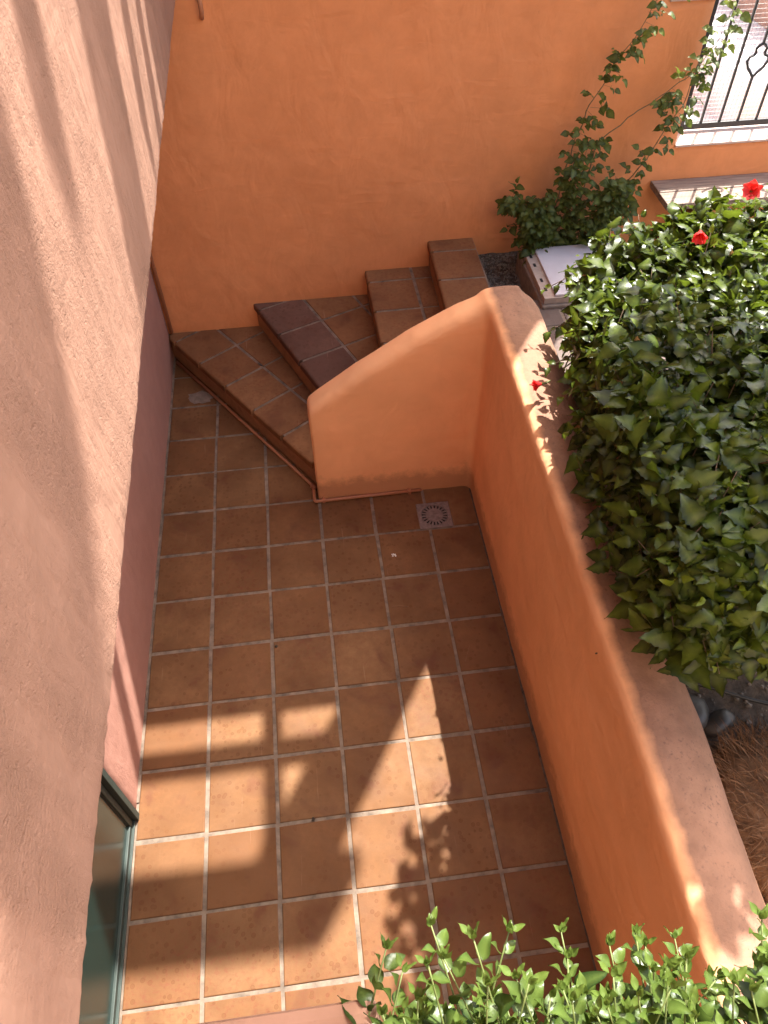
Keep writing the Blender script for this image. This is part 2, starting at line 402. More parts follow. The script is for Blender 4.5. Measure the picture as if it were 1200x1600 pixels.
# ------------------------------------------------------------------ staircase
st = empty('staircase', (0, 0, 0)); tag(st, 'terracotta tiled winder steps climbing behind the low sloping orange wall', 'staircase')
RH = .19
fronts = [((-.345, 3.774), (.64, 2.334)), ((.303, 3.812), (.935, 2.31)), ((1.108, 3.812), (1.128, 2.31)), ((1.546, 3.812), (1.521, 2.31))]
backx = 1.862
grids = [dict(a=(-.315, 3.73), b=(.628, 2.35), u=[.06+.32*k for k in range(-1, 7)], v=[-.03, .318, .64, .96]),
         dict(a=(.312, 3.79), b=(.715, 2.83), u=[.085+.327*k for k in range(-1, 7)], v=[-.03, .33, .655, .98]),
         dict(a=(1.11, 3.79), b=(1.122, 2.88), u=[.135+.338*k for k in range(-1, 6)], v=[-.03, .32, .64]),
         dict(a=(1.545, 3.8), b=(1.53, 2.93), u=[.14+.33*k for k in range(-1, 6)], v=[-.03, .318])]
for k in range(4):
    z = RH*(k+1); f0, f1 = fronts[k]
    ylim = 2.308-.003*k; yt = 3.815+.004*k; bx = backx-.012+.0015*k
    d = Vector((f1[0]-f0[0], f1[1]-f0[1])).normalized(); nn = Vector((-d.y, d.x)); off = .022
    p0 = (f0[0]+nn.x*off-d.x*.05, f0[1]+nn.y*off-d.y*.05); p1 = (f1[0]+nn.x*off, f1[1]+nn.y*off)
    body = [p0, p1, (p1[0]+.02, ylim), (bx, ylim), (bx, yt), (p0[0], yt)]
    step = MB().prism(body, -.01, z-.006).build('step', M['riser' if False else 'grout'], st)
    # riser face (clay)
    q0, q1 = p0, p1; th = .008
    rp = [(q0[0]-nn.x*th, q0[1]-nn.y*th), (q1[0]-nn.x*th, q1[1]-nn.y*th), (q1[0]+nn.x*.001, q1[1]+nn.y*.001), (q0[0]+nn.x*.001, q0[1]+nn.y*.001)]
    MB().prism(rp, z-RH+.001, z-.046).build('riser', M['riser'], step)
    G = grids[k]; a = Vector(G['a']); b = Vector(G['b']); u = (b-a).normalized(); v = Vector((-u.y, u.x))
    W = lambda s, t: tuple(a+u*s+v*t)
    for j in range(len(G['v'])-1):
        for i in range(len(G['u'])-1):
            g_ = .0095
            v0 = G['v'][j]+(g_ if j else 0); v1 = G['v'][j+1]-g_
            if j == 0: v0 = 0.0
            poly = [W(G['u'][i]+g_, v0), W(G['u'][i+1]-g_, v0), W(G['u'][i+1]-g_, v1), W(G['u'][i]+g_, v1)]
            if area(poly) < 0: poly = poly[::-1]
            ff = tuple(W(0, 0)); 
            for (A, B) in (((-.318, 5), (-.318, -5)), ((5, 3.797), (-5, 3.797)), ((-5, 2.315), (5, 2.315)), ((backx+.0, -5), (backx+.0, 5))):
                poly = clip(poly, A, B) if poly else poly
            if k < 3 and poly:
                n0, n1 = fronts[k+1]; poly = clip(poly, (n0[0]+.03, n0[1]), (n1[0]+.03, n1[1])) if False else clip(poly, (n1[0]+.012, n1[1]), (n0[0]+.012, n0[1]))
            poly = clean(poly) if poly else []
            if len(poly) < 3 or abs(area(poly)) < .0012: continue
            if area(poly) < 0: poly = poly[::-1]
            bev = []
            for e in range(len(poly)):
                A, B = Vector(poly[e]), Vector(poly[(e+1) % len(poly)])
                fr = j == 0 and abs((A-a).dot(v)) < .004 and abs((B-a).dot(v)) < .004
                bev.append(.016 if fr else .0035)
            me = tile_mesh('tile', poly, z+R.uniform(-.001, .001), .048 if j == 0 else .02, bev, .013 if j == 0 else .004, 3 if j == 0 else 2)
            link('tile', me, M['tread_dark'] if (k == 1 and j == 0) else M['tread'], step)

# ------------------------------------------------------------------ upper path and planting bed
pz = .755
pa = MB().prism([(1.87, 2.1), (3.5, 2.1), (3.5, 3.045), (1.87, 3.045)], .4, pz-.005).build('path', M['grout']); tag(pa, kind='structure')
for i in range(5):
    for j in range(3):
        x0 = 2.225-.32+i*.325-.32*(i == -1); y0 = 2.765-.325*(j-0); y1 = min(y0+.325, 3.04)
        if i == 0: x0 = 1.90
        x1 = 2.225+i*.325
        me = tile_mesh('tile', [(x0+.006, y0+.006), (x1-.006, y0+.006), (x1-.006, y1-.006), (x0+.006, y1-.006)], pz+R.uniform(-.001, .001), .02)
        link('tile', me, M['path'], pa)
# soil bed with gravel between top step and meter box
V = []; F = []; xs = frange(1.85, 2.9, .03); ys = frange(3.04, 3.82, .03)
for x in xs:
    for y in ys: V.append((x, y, .625+.018*fbm((x, y, 0), 9)+.01*fbm((x, y, 2), 30)))
ny = len(ys)
F = [(i*ny+j, (i+1)*ny+j, (i+1)*ny+j+1, i*ny+j+1) for i in range(len(xs)-1) for j in range(ny-1)]
tag(pyd('planting_bed', V, F, M['soil'], None, True), kind='structure')
gb = MB()
ico = [(0, 0, 1), (.9, 0, .1), (.2, .85, 0), (-.75, .5, .1), (-.7, -.55, -.1), (.25, -.9, .1), (0, 0, -1)]
icf = [(0, 1, 2), (0, 2, 3), (0, 3, 4), (0, 4, 5), (0, 5, 1), (6, 2, 1), (6, 3, 2), (6, 4, 3), (6, 5, 4), (6, 1, 5)]
def pebble(mb, c, r):
    q = Quaternion((R.gauss(0, 1), R.gauss(0, 1), R.gauss(0, 1), R.gauss(0, 1))).normalized()
    mb.add([Vector(c)+q @ (Vector(v)*r*R.uniform(.7, 1.2)) for v in ico], icf)
for k in range(900):
    x = R.uniform(1.87, 2.16); y = R.uniform(3.05, 3.78)
    pebble(gb, (x, y, .632+.018*fbm((x, y, 0), 9)), R.choice((.004, .006, .006, .009, .012)))
for k in range(700):
    x = R.uniform(1.9, 2.7); y = R.uniform(-.7, .9)
    pebble(gb, (x, y, .612), R.choice((.004, .006, .008, .012, .016)))
tag(gb.build('gravel', M['gravel']), 'loose pale gravel scattered over the dark soil', 'gravel', kind='stuff')

# ------------------------------------------------------------------ house on the left: recessed lower wall, overhanging upper wall, glass door
ho = empty('house', (-.325, 0, 0)); tag(ho, 'dusty rose plastered house wall overhanging the tiled patio on the left', 'house')
def child(o, p):
    o.parent = p; o.matrix_parent_inverse = p.matrix_world.inverted() if False else Matrix.Translation(-Vector(p.location)); return o
us = lines([-1.6, .447, 3.83], .06); vz = lines([-.05, 2.15, 2.45], .06)
V, F = panel(us, vz, lambda u, z: u > .447 or z > 2.15, lambda u, z: (-.325, u, z), (-.25, 0, 0), .003, 2.5)
child(pyd('lower_wall', V, F, M['lower'], None, True), ho)
# upper wall: a rough plastered slab whose lower arris is worn
fa = Vector((.30, -.7, 0)); fd = Vector((.205-.30, 4.27, 0)); flen = fd.length; fd.normalize(); fn = Vector((fd.y, -fd.x, 0))
ut = lines([-1.4, 4.55], .012); prof = []
zb = 2.30
for a in range(0, 6):
    t = a/5*math.pi/2; prof.append((-.022*(1-math.sin(t)), zb+.022*(1-math.cos(t)), 1.0))
zz = zb+.022
while zz < 3.6: zz += .022; prof.append((0, zz, .6))
prof += [(0, z_, .3) for z_ in (3.75, 4, 4.4, 5, 5.8, 6.6)]
prof = [(-.62, zb+.004, 0.0), (-.03, zb, .2)] + prof + [(-.62, 6.6, 0.0)]
V = []; F = []; m_ = len(prof)
for u in ut:
    for (dn, z_, rg) in prof:
        p = fa+fd*u+fn*dn; p.z = z_
        q = Vector((p.x*0+u*1.0, z_, .3))
        d1 = .004*fbm(q, 1.6)+.0018*fbm(q+Vector((7, 0, 0)), 7)+.0016*noise.noise(q*34)*(.4+abs(noise.noise(q*3)))
        if rg == 1.0: d1 += .0015*noise.noise(q*26)+.0025*noise.noise(q*70)
        p += fn*d1*(1 if rg else 0)
        if rg == 1.0: p.z += .002*noise.noise(Vector((u*4, 0, 4)))+.0016*noise.noise(Vector((u*33, 1, 4)))+.003*noise.noise(Vector((u*80, 1, 4)))
        V.append(p)
F = [(i*m_+j, (i+1)*m_+j, (i+1)*m_+j+1, i*m_+j+1) for i in range(len(ut)-1) for j in range(m_-1)]
child(pyd('upper_wall', V, F, M['facade'], None, True), ho)
# unseen wall added behind the camera to bounce sunlight onto the orange walls
child(MB().box((-1.6, -4.3, -.1), (5.5, -4.0, 7.5)).build('bounce_wall', M['render']), ho)
# sliding door in the lower wall
door = empty('glass_door', (0, 0, 0)); door.parent = ho; door.matrix_parent_inverse = Matrix.Translation(-Vector(ho.location))
o = MB().box((-.40, .418, .0), (-.306, .449, 2.15), .003).box((-.40, -1.6, 2.10), (-.308, .417, 2.15), .004).box((-.40, -1.6, .001), (-.320, .417, .012), .002).build('frame', M['frame'], door)
o = MB().box((-.372, .384, .013), (-.330, .414, 2.09), .004).build('stile', M['frame'], door)
o = MB().box((-.372, -1.5, .013), (-.330, .383, .045), .004).build('bottom_rail', M['frame'], door)
o = MB().box((-.350, -1.5, .046), (-.342, .3835, 2.09)).build('pane', M['glass'], door)
o = MB().box((-.352, .3795, .047), (-.339, .3832, 2.089), .001).build('gasket', M['hose'], door)

# ------------------------------------------------------------------ tall boundary wall at the back
bw = empty('boundary_wall', (1.4, 3.8, 0)); tag(bw, 'tall orange plastered wall behind the tiled steps', 'wall')
xs = lines([-.65, .4, 2.55, 2.86, 3.13, 3.9, 7.5], .05); zs = lines([-.1, 1.285, 2.10, 5.14], .05)
def ins(x, z): return z < 1.285 or (x < 3.13 and z < 2.10) or (x < 2.86)
V, F = panel(xs, zs, ins, lambda x, z: (x, 3.8, z), (0, .2, 0), .005, 1.8)
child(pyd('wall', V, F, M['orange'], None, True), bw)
def bpart(name, m, pts, y0=3.8, y1=3.95):
    """unseen shadow caster: outline in the wall's plane (x, z), given thickness"""
    n = len(pts); V = [(x, y0, z) for x, z in pts]+[(x, y1, z) for x, z in pts]
    F = [tuple(range(n)), tuple(range(n, 2*n))[::-1]]+[(i, n+i, n+(i+1) % n, (i+1) % n) for i in range(n)]
    return child(pyd(name, V, F, M[m]), bw)
bpart('unseen_post', 'orange', [(2.55, 5.141), (2.86, 5.141), (2.86, 6.50), (2.55, 6.50)], 3.80, 3.92)  # unseen pieces added over the wall, shaped to cast the sun-patch shadows
bpart('rail', 'timber', [(1.0, 5.47), (2.549, 5.47), (2.549, 5.63), (1.0, 5.63)], 3.80, 3.86)  # also out of view, placed for its shadow bar
bpart('unseen_brace', 'timber', [(2.10, 5.142), (2.20, 5.142), (2.66, 6.46), (2.56, 6.46)], 3.861, 3.91)
bpart('unseen_beam', 'timber', [(1.93, 6.50), (3.0, 6.50), (2.98, 7.0), (1.93, 7.0)], 3.80, 3.90)
bpart('unseen_beam', 'timber', [(.3, 6.12), (1.60, 6.12), (1.60, 6.30), (.3, 6.30)], 3.80, 3.86)
bpart('unseen_beam', 'timber', [(.3, 6.90), (1.925, 6.90), (2.10, 7.45), (1.9, 7.55), (.3, 7.6)], 3.80, 3.90)
bpart('unseen_beam', 'timber', [(.3, 8.42), (2.3, 8.42), (2.3, 8.60), (.3, 8.62)], 3.80, 3.90)
bpart('unseen_beam', 'timber', [(.3, 9.12), (2.62, 9.10), (2.95, 9.6), (3.12, 10.3), (.3, 10.36)], 3.80, 3.90)
bpart('unseen_beam', 'timber', [(3.15, 9.9), (3.5, 9.9), (3.5, 10.6), (3.15, 10.6)], 3.80, 3.90)
sl = MB().box((3.131, 3.785, 1.2855), (7.5, 4.03, 1.300), .004).build('sill', M['sill']); child(sl, bw)
MBc = MB().box((2.862, 3.79, 2.101), (3.135, 4.01, 2.125), .006).build('pillar_cap', M['sill']); child(MBc, bw)

# ------------------------------------------------------------------ low patio wall: right wall and sloping stair wall in one
import numpy as np
def surface_net(fn, lo_, hi_, h):
    """smooth mesh of the zero level of fn(x, y, z) (negative inside)"""
    ax = [np.arange(lo_[i], hi_[i]+h, h) for i in range(3)]
    D = fn(ax[0][:, None, None], ax[1][None, :, None], ax[2][None, None, :])
    ins_ = D < 0; nx, ny_, nz = D.shape
    acc = np.zeros((nx-1, ny_-1, nz-1, 3)); cnt = np.zeros((nx-1, ny_-1, nz-1))
    cor = [(i, j, k) for i in (0, 1) for j in (0, 1) for k in (0, 1)]
    sub = lambda c_: D[c_[0]:nx-1+c_[0], c_[1]:ny_-1+c_[1], c_[2]:nz-1+c_[2]]
    for c0 in cor:
        for d_ in range(3):
            if c0[d_]: continue
            c1 = list(c0); c1[d_] = 1; A, B = sub(c0), sub(c1); m_ = (A < 0) != (B < 0)
            t = np.where(m_, A/np.where(m_, A-B, 1), 0); cnt += m_
            for e in range(3): acc[..., e] += np.where(m_, c0[e]+(t if e == d_ else 0), 0)
    on = cnt > 0; idx = -np.ones(on.shape, int); idx[on] = np.arange(on.sum())
    base = np.stack(np.meshgrid(*[np.arange(n-1) for n in D.shape], indexing='ij'), -1)
    V = (np.array(lo_)+(base[on]+acc[on]/cnt[on][:, None])*h)
    F = []
    for d_ in range(3):
        e1, e2 = (d_+1) % 3, (d_+2) % 3
        sl0 = [slice(1, -1)]*3; sl0[d_] = slice(0, -1); sl1 = [slice(1, -1)]*3; sl1[d_] = slice(1, None)
        A, B = ins_[tuple(sl0)], ins_[tuple(sl1)]; q = np.argwhere(A != B)
        if not len(q): continue
        fl_ = A[tuple(q.T)]; off = np.ones(3, int); off[d_] = 0; q = q+off
        def at(o1, o2):
            r_ = q.copy(); r_[:, e1] -= o1; r_[:, e2] -= o2; return idx[tuple(r_.T)]
        quad = np.stack([at(1, 1), at(0, 1), at(0, 0), at(1, 0)], 1)
        quad[~fl_] = quad[~fl_][:, ::-1]; F.append(quad)
    return V, np.concatenate(F)
def smax(a, b, k): return np.maximum(a, b)+np.maximum(k-np.abs(a-b), 0)**2/(4*k)
def smin(a, b, k): return -smax(-a, -b, k)
def wall_sdf(x, y, z):
    xo = 1.875+.016*(y-.4)/2*1.2
    top_ = np.interp(y, [-1.6, -.6, 0, 1.0, 1.8, 2.4], [1.13, 1.205, 1.27, 1.305, 1.335, 1.338])-.010*((x-1.70)/.12)**2+.004*np.sin(y*2.3)
    r_ = smax(smax(1.58-x, (z-top_), .055), x-xo, .1)
    r_ = smax(r_, z-top_-(xo-.13-x)*0, .02); r_ = smax(r_, (z-top_+.03)*.75+(x-xo+.075)*.66, .10)
    r_ = smax(r_, y-2.392, .07)
    tz = np.interp(x, [.55, .638, .70, .92, 1.22, 1.44, 1.58, 1.75], [.66, .730, .782, .945, 1.142, 1.262, 1.318, 1.325])
    i_ = smax(smax((z-tz)*.84, np.abs(y-2.309)-.079, .06), .636-x, .022); i_ = np.maximum(i_, x-1.75)
    return smin(r_, i_, .05)
V, F = surface_net(wall_sdf, (.58, -1.6, -.08), (1.96, 2.46, 1.42), .0135)
me2 = bpy.data.meshes.new('patio_wall'); me2.from_pydata(V.tolist(), [], F.tolist()); me2.update()
NR = np.zeros(len(V)*3); me2.vertices.foreach_get('normal', NR); NR = NR.reshape(-1, 3); CO = []
for p, n_ in zip(V, NR):
    p = Vector(p); d = .0045*fbm(p, 2.2)+.0018*fbm(p+Vector((4, 4, 4)), 8)
    if p.z > 1.1: d += .0016*noise.noise(p*22)
    CO += list(p+Vector(n_)*d)
me2.vertices.foreach_set('co', CO); me2.update()
me2.name = 'patio_wall'; me2.materials.clear()
pw = link('patio_wall', me2, None, None, True)
# the top of the wall has lost its orange paint to dust and weather: faces turned upwards take the weathered plaster
g = N('patio_wall_plaster')
v = g.geo(); sep = g.n('SeparateXYZ'); g.put(sep.inputs[0], g.n('NewGeometry').outputs['Position'])
nse = g.noise(v, 9, 4, .6); c = (.90, .47, .24); cc = (.33, .182, .118)
big = g.noise(v, 1.4, 4, .6); med = g.noise(v, 11, 5, .65)
col = g.mix(g.ramp(big, [(.3, 0.0), (.7, 1.0)]), tuple(x*.86 for x in c), tuple(min(1, x*1.07) for x in c))
cap = g.mix(g.ramp(med, [(.35, 0.0), (.68, 1.0)]), tuple(x*.74 for x in cc), cc)
spk = g.ramp(g.noise(v, 75, 4, .7), [(.56, 0.0), (.66, 1.0)])
dm = g.ramp(g.noise(v, 3.2, 5, .7), [(.42, 0.0), (.62, 1.0)])
cap = g.mix(g.math('MULTIPLY', spk, g.math('ADD', g.math('MULTIPLY', dm, .6), .15)), cap, (.12, .07, .055))
hx = g.math('ADD', sep.outputs[0], g.math('MULTIPLY', nse, .05))
hz = g.math('ADD', sep.outputs[2], g.math('MULTIPLY', nse, .05))
fac = g.math('MULTIPLY', g.ramp(g.math('MULTIPLY', g.math('SUBTRACT', hx, 1.618), 26.0), [(0.0, 0.0), (1.0, 1.0)]), g.ramp(g.math('SUBTRACT', hz, 1.0), [(.08, 0.0), (.16, 1.0)]))
col = g.mix(fac, col, cap)
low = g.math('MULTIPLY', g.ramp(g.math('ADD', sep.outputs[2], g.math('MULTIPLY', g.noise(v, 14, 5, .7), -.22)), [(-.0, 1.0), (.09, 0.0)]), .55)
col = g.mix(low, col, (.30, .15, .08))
smg = g.math('MULTIPLY', g.ramp(g.noise(g.geo((1, 1, .3)), 3.5, 5, .65), [(.58, 0.0), (.78, 1.0)]), .15)
col = g.mix(smg, col, (.55, .25, .12))
rid_ = g.ramp(g.noise(g.geo((1, 1, .5), (.3, .2, .5)), 3.4, 2.5, .45, 'RIDGED_MULTIFRACTAL'), [(.55, 0.0), (.95, 1.0)])
h1 = g.bump(g.math('ADD', g.math('MULTIPLY', rid_, .6), g.math('ADD', g.noise(g.geo((1, 1, .6)), 5, 3, .5, dist=.8), g.math('MULTIPLY', g.noise(g.geo((.6, .6, 1.5), (.4, .9, .2)), 7, 4, .55, dist=.6), .6))), .75, .014)
h2 = g.bump(g.math('MULTIPLY', g.noise(v, 55, 5, .7), g.math('ADD', g.math('MULTIPLY', fac, .8), .22)), .55, .005, h1)
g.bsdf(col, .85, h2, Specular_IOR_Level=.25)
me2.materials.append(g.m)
tag(pw, 'low orange plastered wall with rounded weathered top, sloping up beside the steps', 'wall')

# ------------------------------------------------------------------ near terrace wall under the camera, with a planting trough to its right
tw = MB().box((.16, -2.5, 1.2), (.700, -.664, 2.20), .02)
tw.box((-.30, -2.4, -.1), (.69, -1.0, 1.21)); tw.box((.68, -2.4, -.1), (1.57, -.96, 1.98), .015)
t = tag(tw.build('terrace_wall', M['facade']), 'dusty rose plastered ledge at the foot of the glass door, in shade', 'wall')

# ------------------------------------------------------------------ conduit, drain, meter box, hose, stones
pi = empty('conduit', (.63, 2.3, 0)); tag(pi, 'thin orange painted conduit running along the foot of step and wall', 'pipe')
def pipe(pts, r, name='pipe_run'): return child(MB().tube(pts, r, 8).build(name, M['pipe'], None, True), pi)
pipe([(-.300, 3.782, 2.6), (-.300, 3.782, .2), ], .013)
f0, f1 = Vector((-.30, 3.69, .012)), Vector((.617, 2.335, .012))
pipe([f0, f0.lerp(f1, .5), f1], .0105)
pipe([f1, (.612, 2.30, .013), (.612, 2.232, .013), (.618, 2.212, .013), (.66, 2.214, .0135), (.95, 2.218, .0135), (1.275, 2.222, .0135)], .0115)
for x in (.66, 1.19): child(MB().box((x, 2.203, .001), (x+.018, 2.234, .028), .003).build('clip', M['pipe']), pi)
child(MB().tube([(.60, 2.345, .012), (.625, 2.32, .012)], .0135, 8).build('elbow', M['pipe'], None, True), pi)
# short wall pipe under the eaves
wp = tag(MB().tube([(.30, 3.79, 2.30), (.30, 3.755, 2.28), (.302, 3.75, 2.19), (.297, 3.77, 2.155), (.296, 3.80, 2.15)], .012, 8).build('wall_pipe', M['pipe'], None, True), 'short bent painted pipe high in the corner of the orange wall', 'pipe')
dr = empty('floor_drain', (drain_c.x, drain_c.y, 0)); tag(dr, 'square grey metal floor drain with round slotted grate by the wall', 'drain')
V = []; F = []; n = 48; r1 = .078
ang = [2*math.pi*k/n for k in range(n)]
for a in ang:
    m_ = max(abs(math.cos(a)), abs(math.sin(a))); V.append((math.cos(a)/m_*dh, math.sin(a)/m_*dh, .002))
for a in ang: V.append((math.cos(a)*r1, math.sin(a)*r1, .002))
for a in ang: V.append((math.cos(a)*r1, math.sin(a)*r1, -.012))
F = [(i, (i+1) % n, n+(i+1) % n, n+i) for i in range(n)]+[(n+i, n+(i+1) % n, 2*n+(i+1) % n, 2*n+i) for i in range(n)]
fo = pyd('frame', V, F, M['drain'], dr)
MB().tube([(math.cos(a)*(r1+.003), math.sin(a)*(r1+.003), .002) for a in ang+[0]], .0028, 6).build('rim', M['drain'], dr, True)
MB().prism([(math.cos(a)*(r1-.001), math.sin(a)*(r1-.001)) for a in ang], -.0045, -.004).build('sump', M['hole'], dr)
gr_ = MB(); gr_.tube([(math.cos(a)*.050, math.sin(a)*.050, .0005) for a in ang+[0]], .003, 6)
gr_.prism([(math.cos(a)*.049, math.sin(a)*.049) for a in ang], -.003, .0015)
for k in range(20):
    a = 2*math.pi*k/20; c_, s_ = math.cos(a), math.sin(a)
    p = lambda r, w_: (c_*r-s_*w_, s_*r+c_*w_)
    gr_.prism([p(.048, -.0042), p(.077, -.006), p(.077, .006), p(.048, .0042)], -.0035, .001)
for rr in (.012, .03): gr_.tube([(math.cos(a)*rr, math.sin(a)*rr, .0015) for a in ang+[0]], .0016, 5)
gr_.build('grate', M['drain'], dr, False)

mbx = empty('meter_box', (2.35, 3.2, .62)); tag(mbx, 'pale grey plastic meter box lid set in rough mortar beside the hedge', 'box')
bt = MB(); bt.box((2.11, 2.93, .55), (2.75, 3.56, .775), .01); o = child(bt.build('base', M['mortar']), mbx)
for vv in o.data.vertices: vv.co += Vector((noise.noise(vv.co*9), noise.noise(vv.co*9+Vector((3, 3, 3))), 0))*.012
child(MB().box((2.128, 2.955, .776), (2.74, 3.50, .818), .004).build('rim', M['boxside']), mbx)
child(MB().box((2.196, 2.965, .819), (2.735, 3.492, .834), .004).build('lid', M['boxlid']), mbx)
for y in (3.03, 3.13, 3.30, 3.40): child(MB().box((2.150, y, .8185), (2.166, y+.035, .8205)).build('slot', M['hole']), mbx)
hs = [(1.95, .55, .66), (2.02, .50, .665), (2.1, .46, .67), (2.2, .41, .672), (2.32, .35, .668), (2.5, .28, .665), (2.8, .2, .66)]
tag(MB().tube(hs, .008, 8).build('irrigation_hose', M['hose'], None, True), 'thin black irrigation hose lying on the soil behind the stones', 'hose')
def stone(c, s, rz, label):
    bm = bmesh.new(); bmesh.ops.create_icosphere(bm, subdivisions=3, radius=1)
    for v in bm.verts:
        q = v.co.copy(); f = 1+.16*noise.noise(q*1.3+Vector(c)*5)+.03*noise.noise(q*5)
        v.co = Matrix.Rotation(rz, 3, 'Z') @ Vector((q.x*s[0]*f, q.y*s[1]*f, q.z*s[2]*f))
    me = bpy.data.meshes.new('stone'); bm.to_mesh(me); bm.free(); o = link('stone', me, M['stone'], None, True); o.location = c
    return tag(o, label, 'stone', 'stones behind the wall')
stone((2.03, .325, .665), (.10, .085, .065), .3, 'larger flat dark grey stone touching the back of the low wall')
stone((2.155, .275, .655), (.075, .045, .045), .5, 'smaller elongated dark stone beside the larger one on the soil')

# ------------------------------------------------------------------ bench shelf, grille
be = empty('bench', (3.5, 3.6, .6)); tag(be, 'weathered wooden plank bench under the barred window, striped by sunlight', 'bench')
for (a, b_) in (((3.03, 3.64, 1.03), (7.2, 3.796, 1.072)), ((3.03, 3.484, 1.028), (7.2, 3.636, 1.07))):
    child(MB().box(a, b_, .006).build('plank', M['plank']), be)
for x in (3.30, 4.6, 6.2): child(MB().box((x, 3.62, .60), (x+.10, 3.78, 1.027), .006).build('support', M['timber']), be)
gl = empty('iron_grille', (3.6, 3.97, 1.3)); tag(gl, 'black wrought iron grille with wire mesh in the window opening', 'grille')
gp = lambda mb, name, m='iron': child(mb.build(name, M[m], None, False), gl)
gp(MB().box((3.205, 3.955, 1.301), (3.235, 3.985, 3.3), .003), 'frame')
gp(MB().box((3.236, 3.957, 1.315), (7.4, 3.983, 1.352), .003), 'rail')
for k in range(20):
    x = 3.354+.1255*k
    if k % 3 == 2:
        gp(MB().tube([(x, 3.97, 1.352), (x, 3.97, 1.61)], .0095, 6), 'bar'); gp(MB().tube([(x, 3.97, 1.80), (x, 3.97, 3.2)], .0095, 6), 'bar')
        for s_ in (-1, 1):
            gp(MB().tube([(x, 3.97, 1.61), (x+s_*.022, 3.97, 1.635), (x+s_*.05, 3.97, 1.665), (x+s_*.068, 3.97, 1.70), (x+s_*.060, 3.97, 1.725), (x+s_*.035, 3.97, 1.735), (x+s_*.028, 3.97, 1.75), (x+s_*.034, 3.97, 1.77), (x+s_*.018, 3.97, 1.79), (x, 3.97, 1.80)], .009, 6), 'scroll')
    else: gp(MB().tube([(x, 3.97, 1.352), (x, 3.97, 3.2)], .0095, 6), 'bar')
wm = MB()
for k in range(48): wm.tube([(3.24+.025*k, 3.99, 1.32), (3.24+.025*k, 3.99, 2.5)], .0008, 3, cap=False)
for k in range(47): wm.tube([(3.24, 3.9925, 1.33+.025*k), (4.45, 3.9925, 1.33+.025*k)], .0008, 3, cap=False)
gp(wm, 'wire_mesh', 'wire')

# ------------------------------------------------------------------ the court beyond the window: steps in shade, slatted awning out of view
rs = MB().prism([(5.03, 7.30), (5.06, 6.43), (5.3, 6.1), (9, 3.4+1.5), (12, 6), (12, 30), (2.5, 30), (2.5, 9.8), (4.9, 7.44)], .1, .6).build('raised_pavement', M['paving'])
tag(rs, kind='structure')
rw = tag(MB().prism([(5.85, 7.05), (6.25, 7.3), (6.05, 11), (5.65, 11)], .604, 1.25).build('parapet', M['brownwall']), 'brown plastered parapet seen through the iron grille', 'wall')
aw = empty('slatted_awning', (5.5, 9.5, 3.6)); tag(aw, 'slatted awning shading the court beyond the iron grille', 'awning')
for k in range(26): child(MB().box((4.6, 8.1+.2*k, 3.9), (9.0, 8.21+.2*k, 3.93)).build('slat', M['timber']), aw)
for x in (4.62, 8.9): child(MB().box((x, 8.0, 3.80), (x+.08, 13.4, 3.899)).build('unseen_beam', M['timber']), aw)

# ------------------------------------------------------------------ foliage
def leaf_template(L, W, serr=0.0, fold=.25, curve=.25, stations=7, young=0.0, shape=.42):
    """ovate leaf along +Y, face up +Z: (verts, faces, rib attribute)"""
    V = []; F = []; rib = []
    for i in range(stations):
        t = i/(stations-1)
        wd = W*.5*(math.sin(math.pi*t**shape)**(.8 if t < .45 else 1.0) if 0 < t < 1 else 0)
        if serr and 0 < i < stations-1: wd *= 1+serr*(1 if i % 2 else -1)
        y = L*t; z = -curve*L*t*t+.03*L*math.sin(t*7+L*90)
        V += [(-wd, y-(.02*L if serr else 0)*(i % 2), z+fold*wd+.05*L*math.sin(t*9)), (0, y, z), (wd, y-(.02*L if serr else 0)*(i % 2), z+fold*wd-.05*L*math.sin(t*8+1))]; rib += [0, 1, 0]
        if i:
            a = (i-1)*3; b = i*3; F += [(a, a+1, b+1, b), (a+1, a+2, b+2, b+1)]
    return V, F, rib, young
def fill_attr(me, rib, rnd, young):
    for nm, arr in (('rib', rib), ('rnd', rnd), ('young', young)):
        at = me.attributes.new(nm, 'FLOAT', 'POINT'); at.data.foreach_set('value', arr)
def leaf_mesh(tp, m):
    V, F, rib, yo = tp; me = bpy.data.meshes.new('leaf'); me.from_pydata(V, [], F); me.update(); me.materials.append(m)
    for p in me.polygons: p.use_smooth = True
    fill_attr(me, rib, [0.0]*len(V), [yo]*len(V)); return me
def leaf_matrix(p, direction, normal, s):
    y = direction.normalized(); z = (normal-y*normal.dot(y)); z = z.normalized() if z.length > 1e-4 else y.orthogonal().normalized(); x = y.cross(z)
    return Matrix(((x.x*s, y.x*s, z.x*s, p.x), (x.y*s, y.y*s, z.y*s, p.y), (x.z*s, y.z*s, z.z*s, p.z), (0, 0, 0, 1)))
def in_frame(p):
    d = p-CAM; zc = d.dot(fw)
    if zc < .1: return False, 9e9
    x = d.dot(rt)/zc*fpx; y = d.dot(up)/zc*fpx
    return (abs(x) < 590 and abs(y) < 790), zc
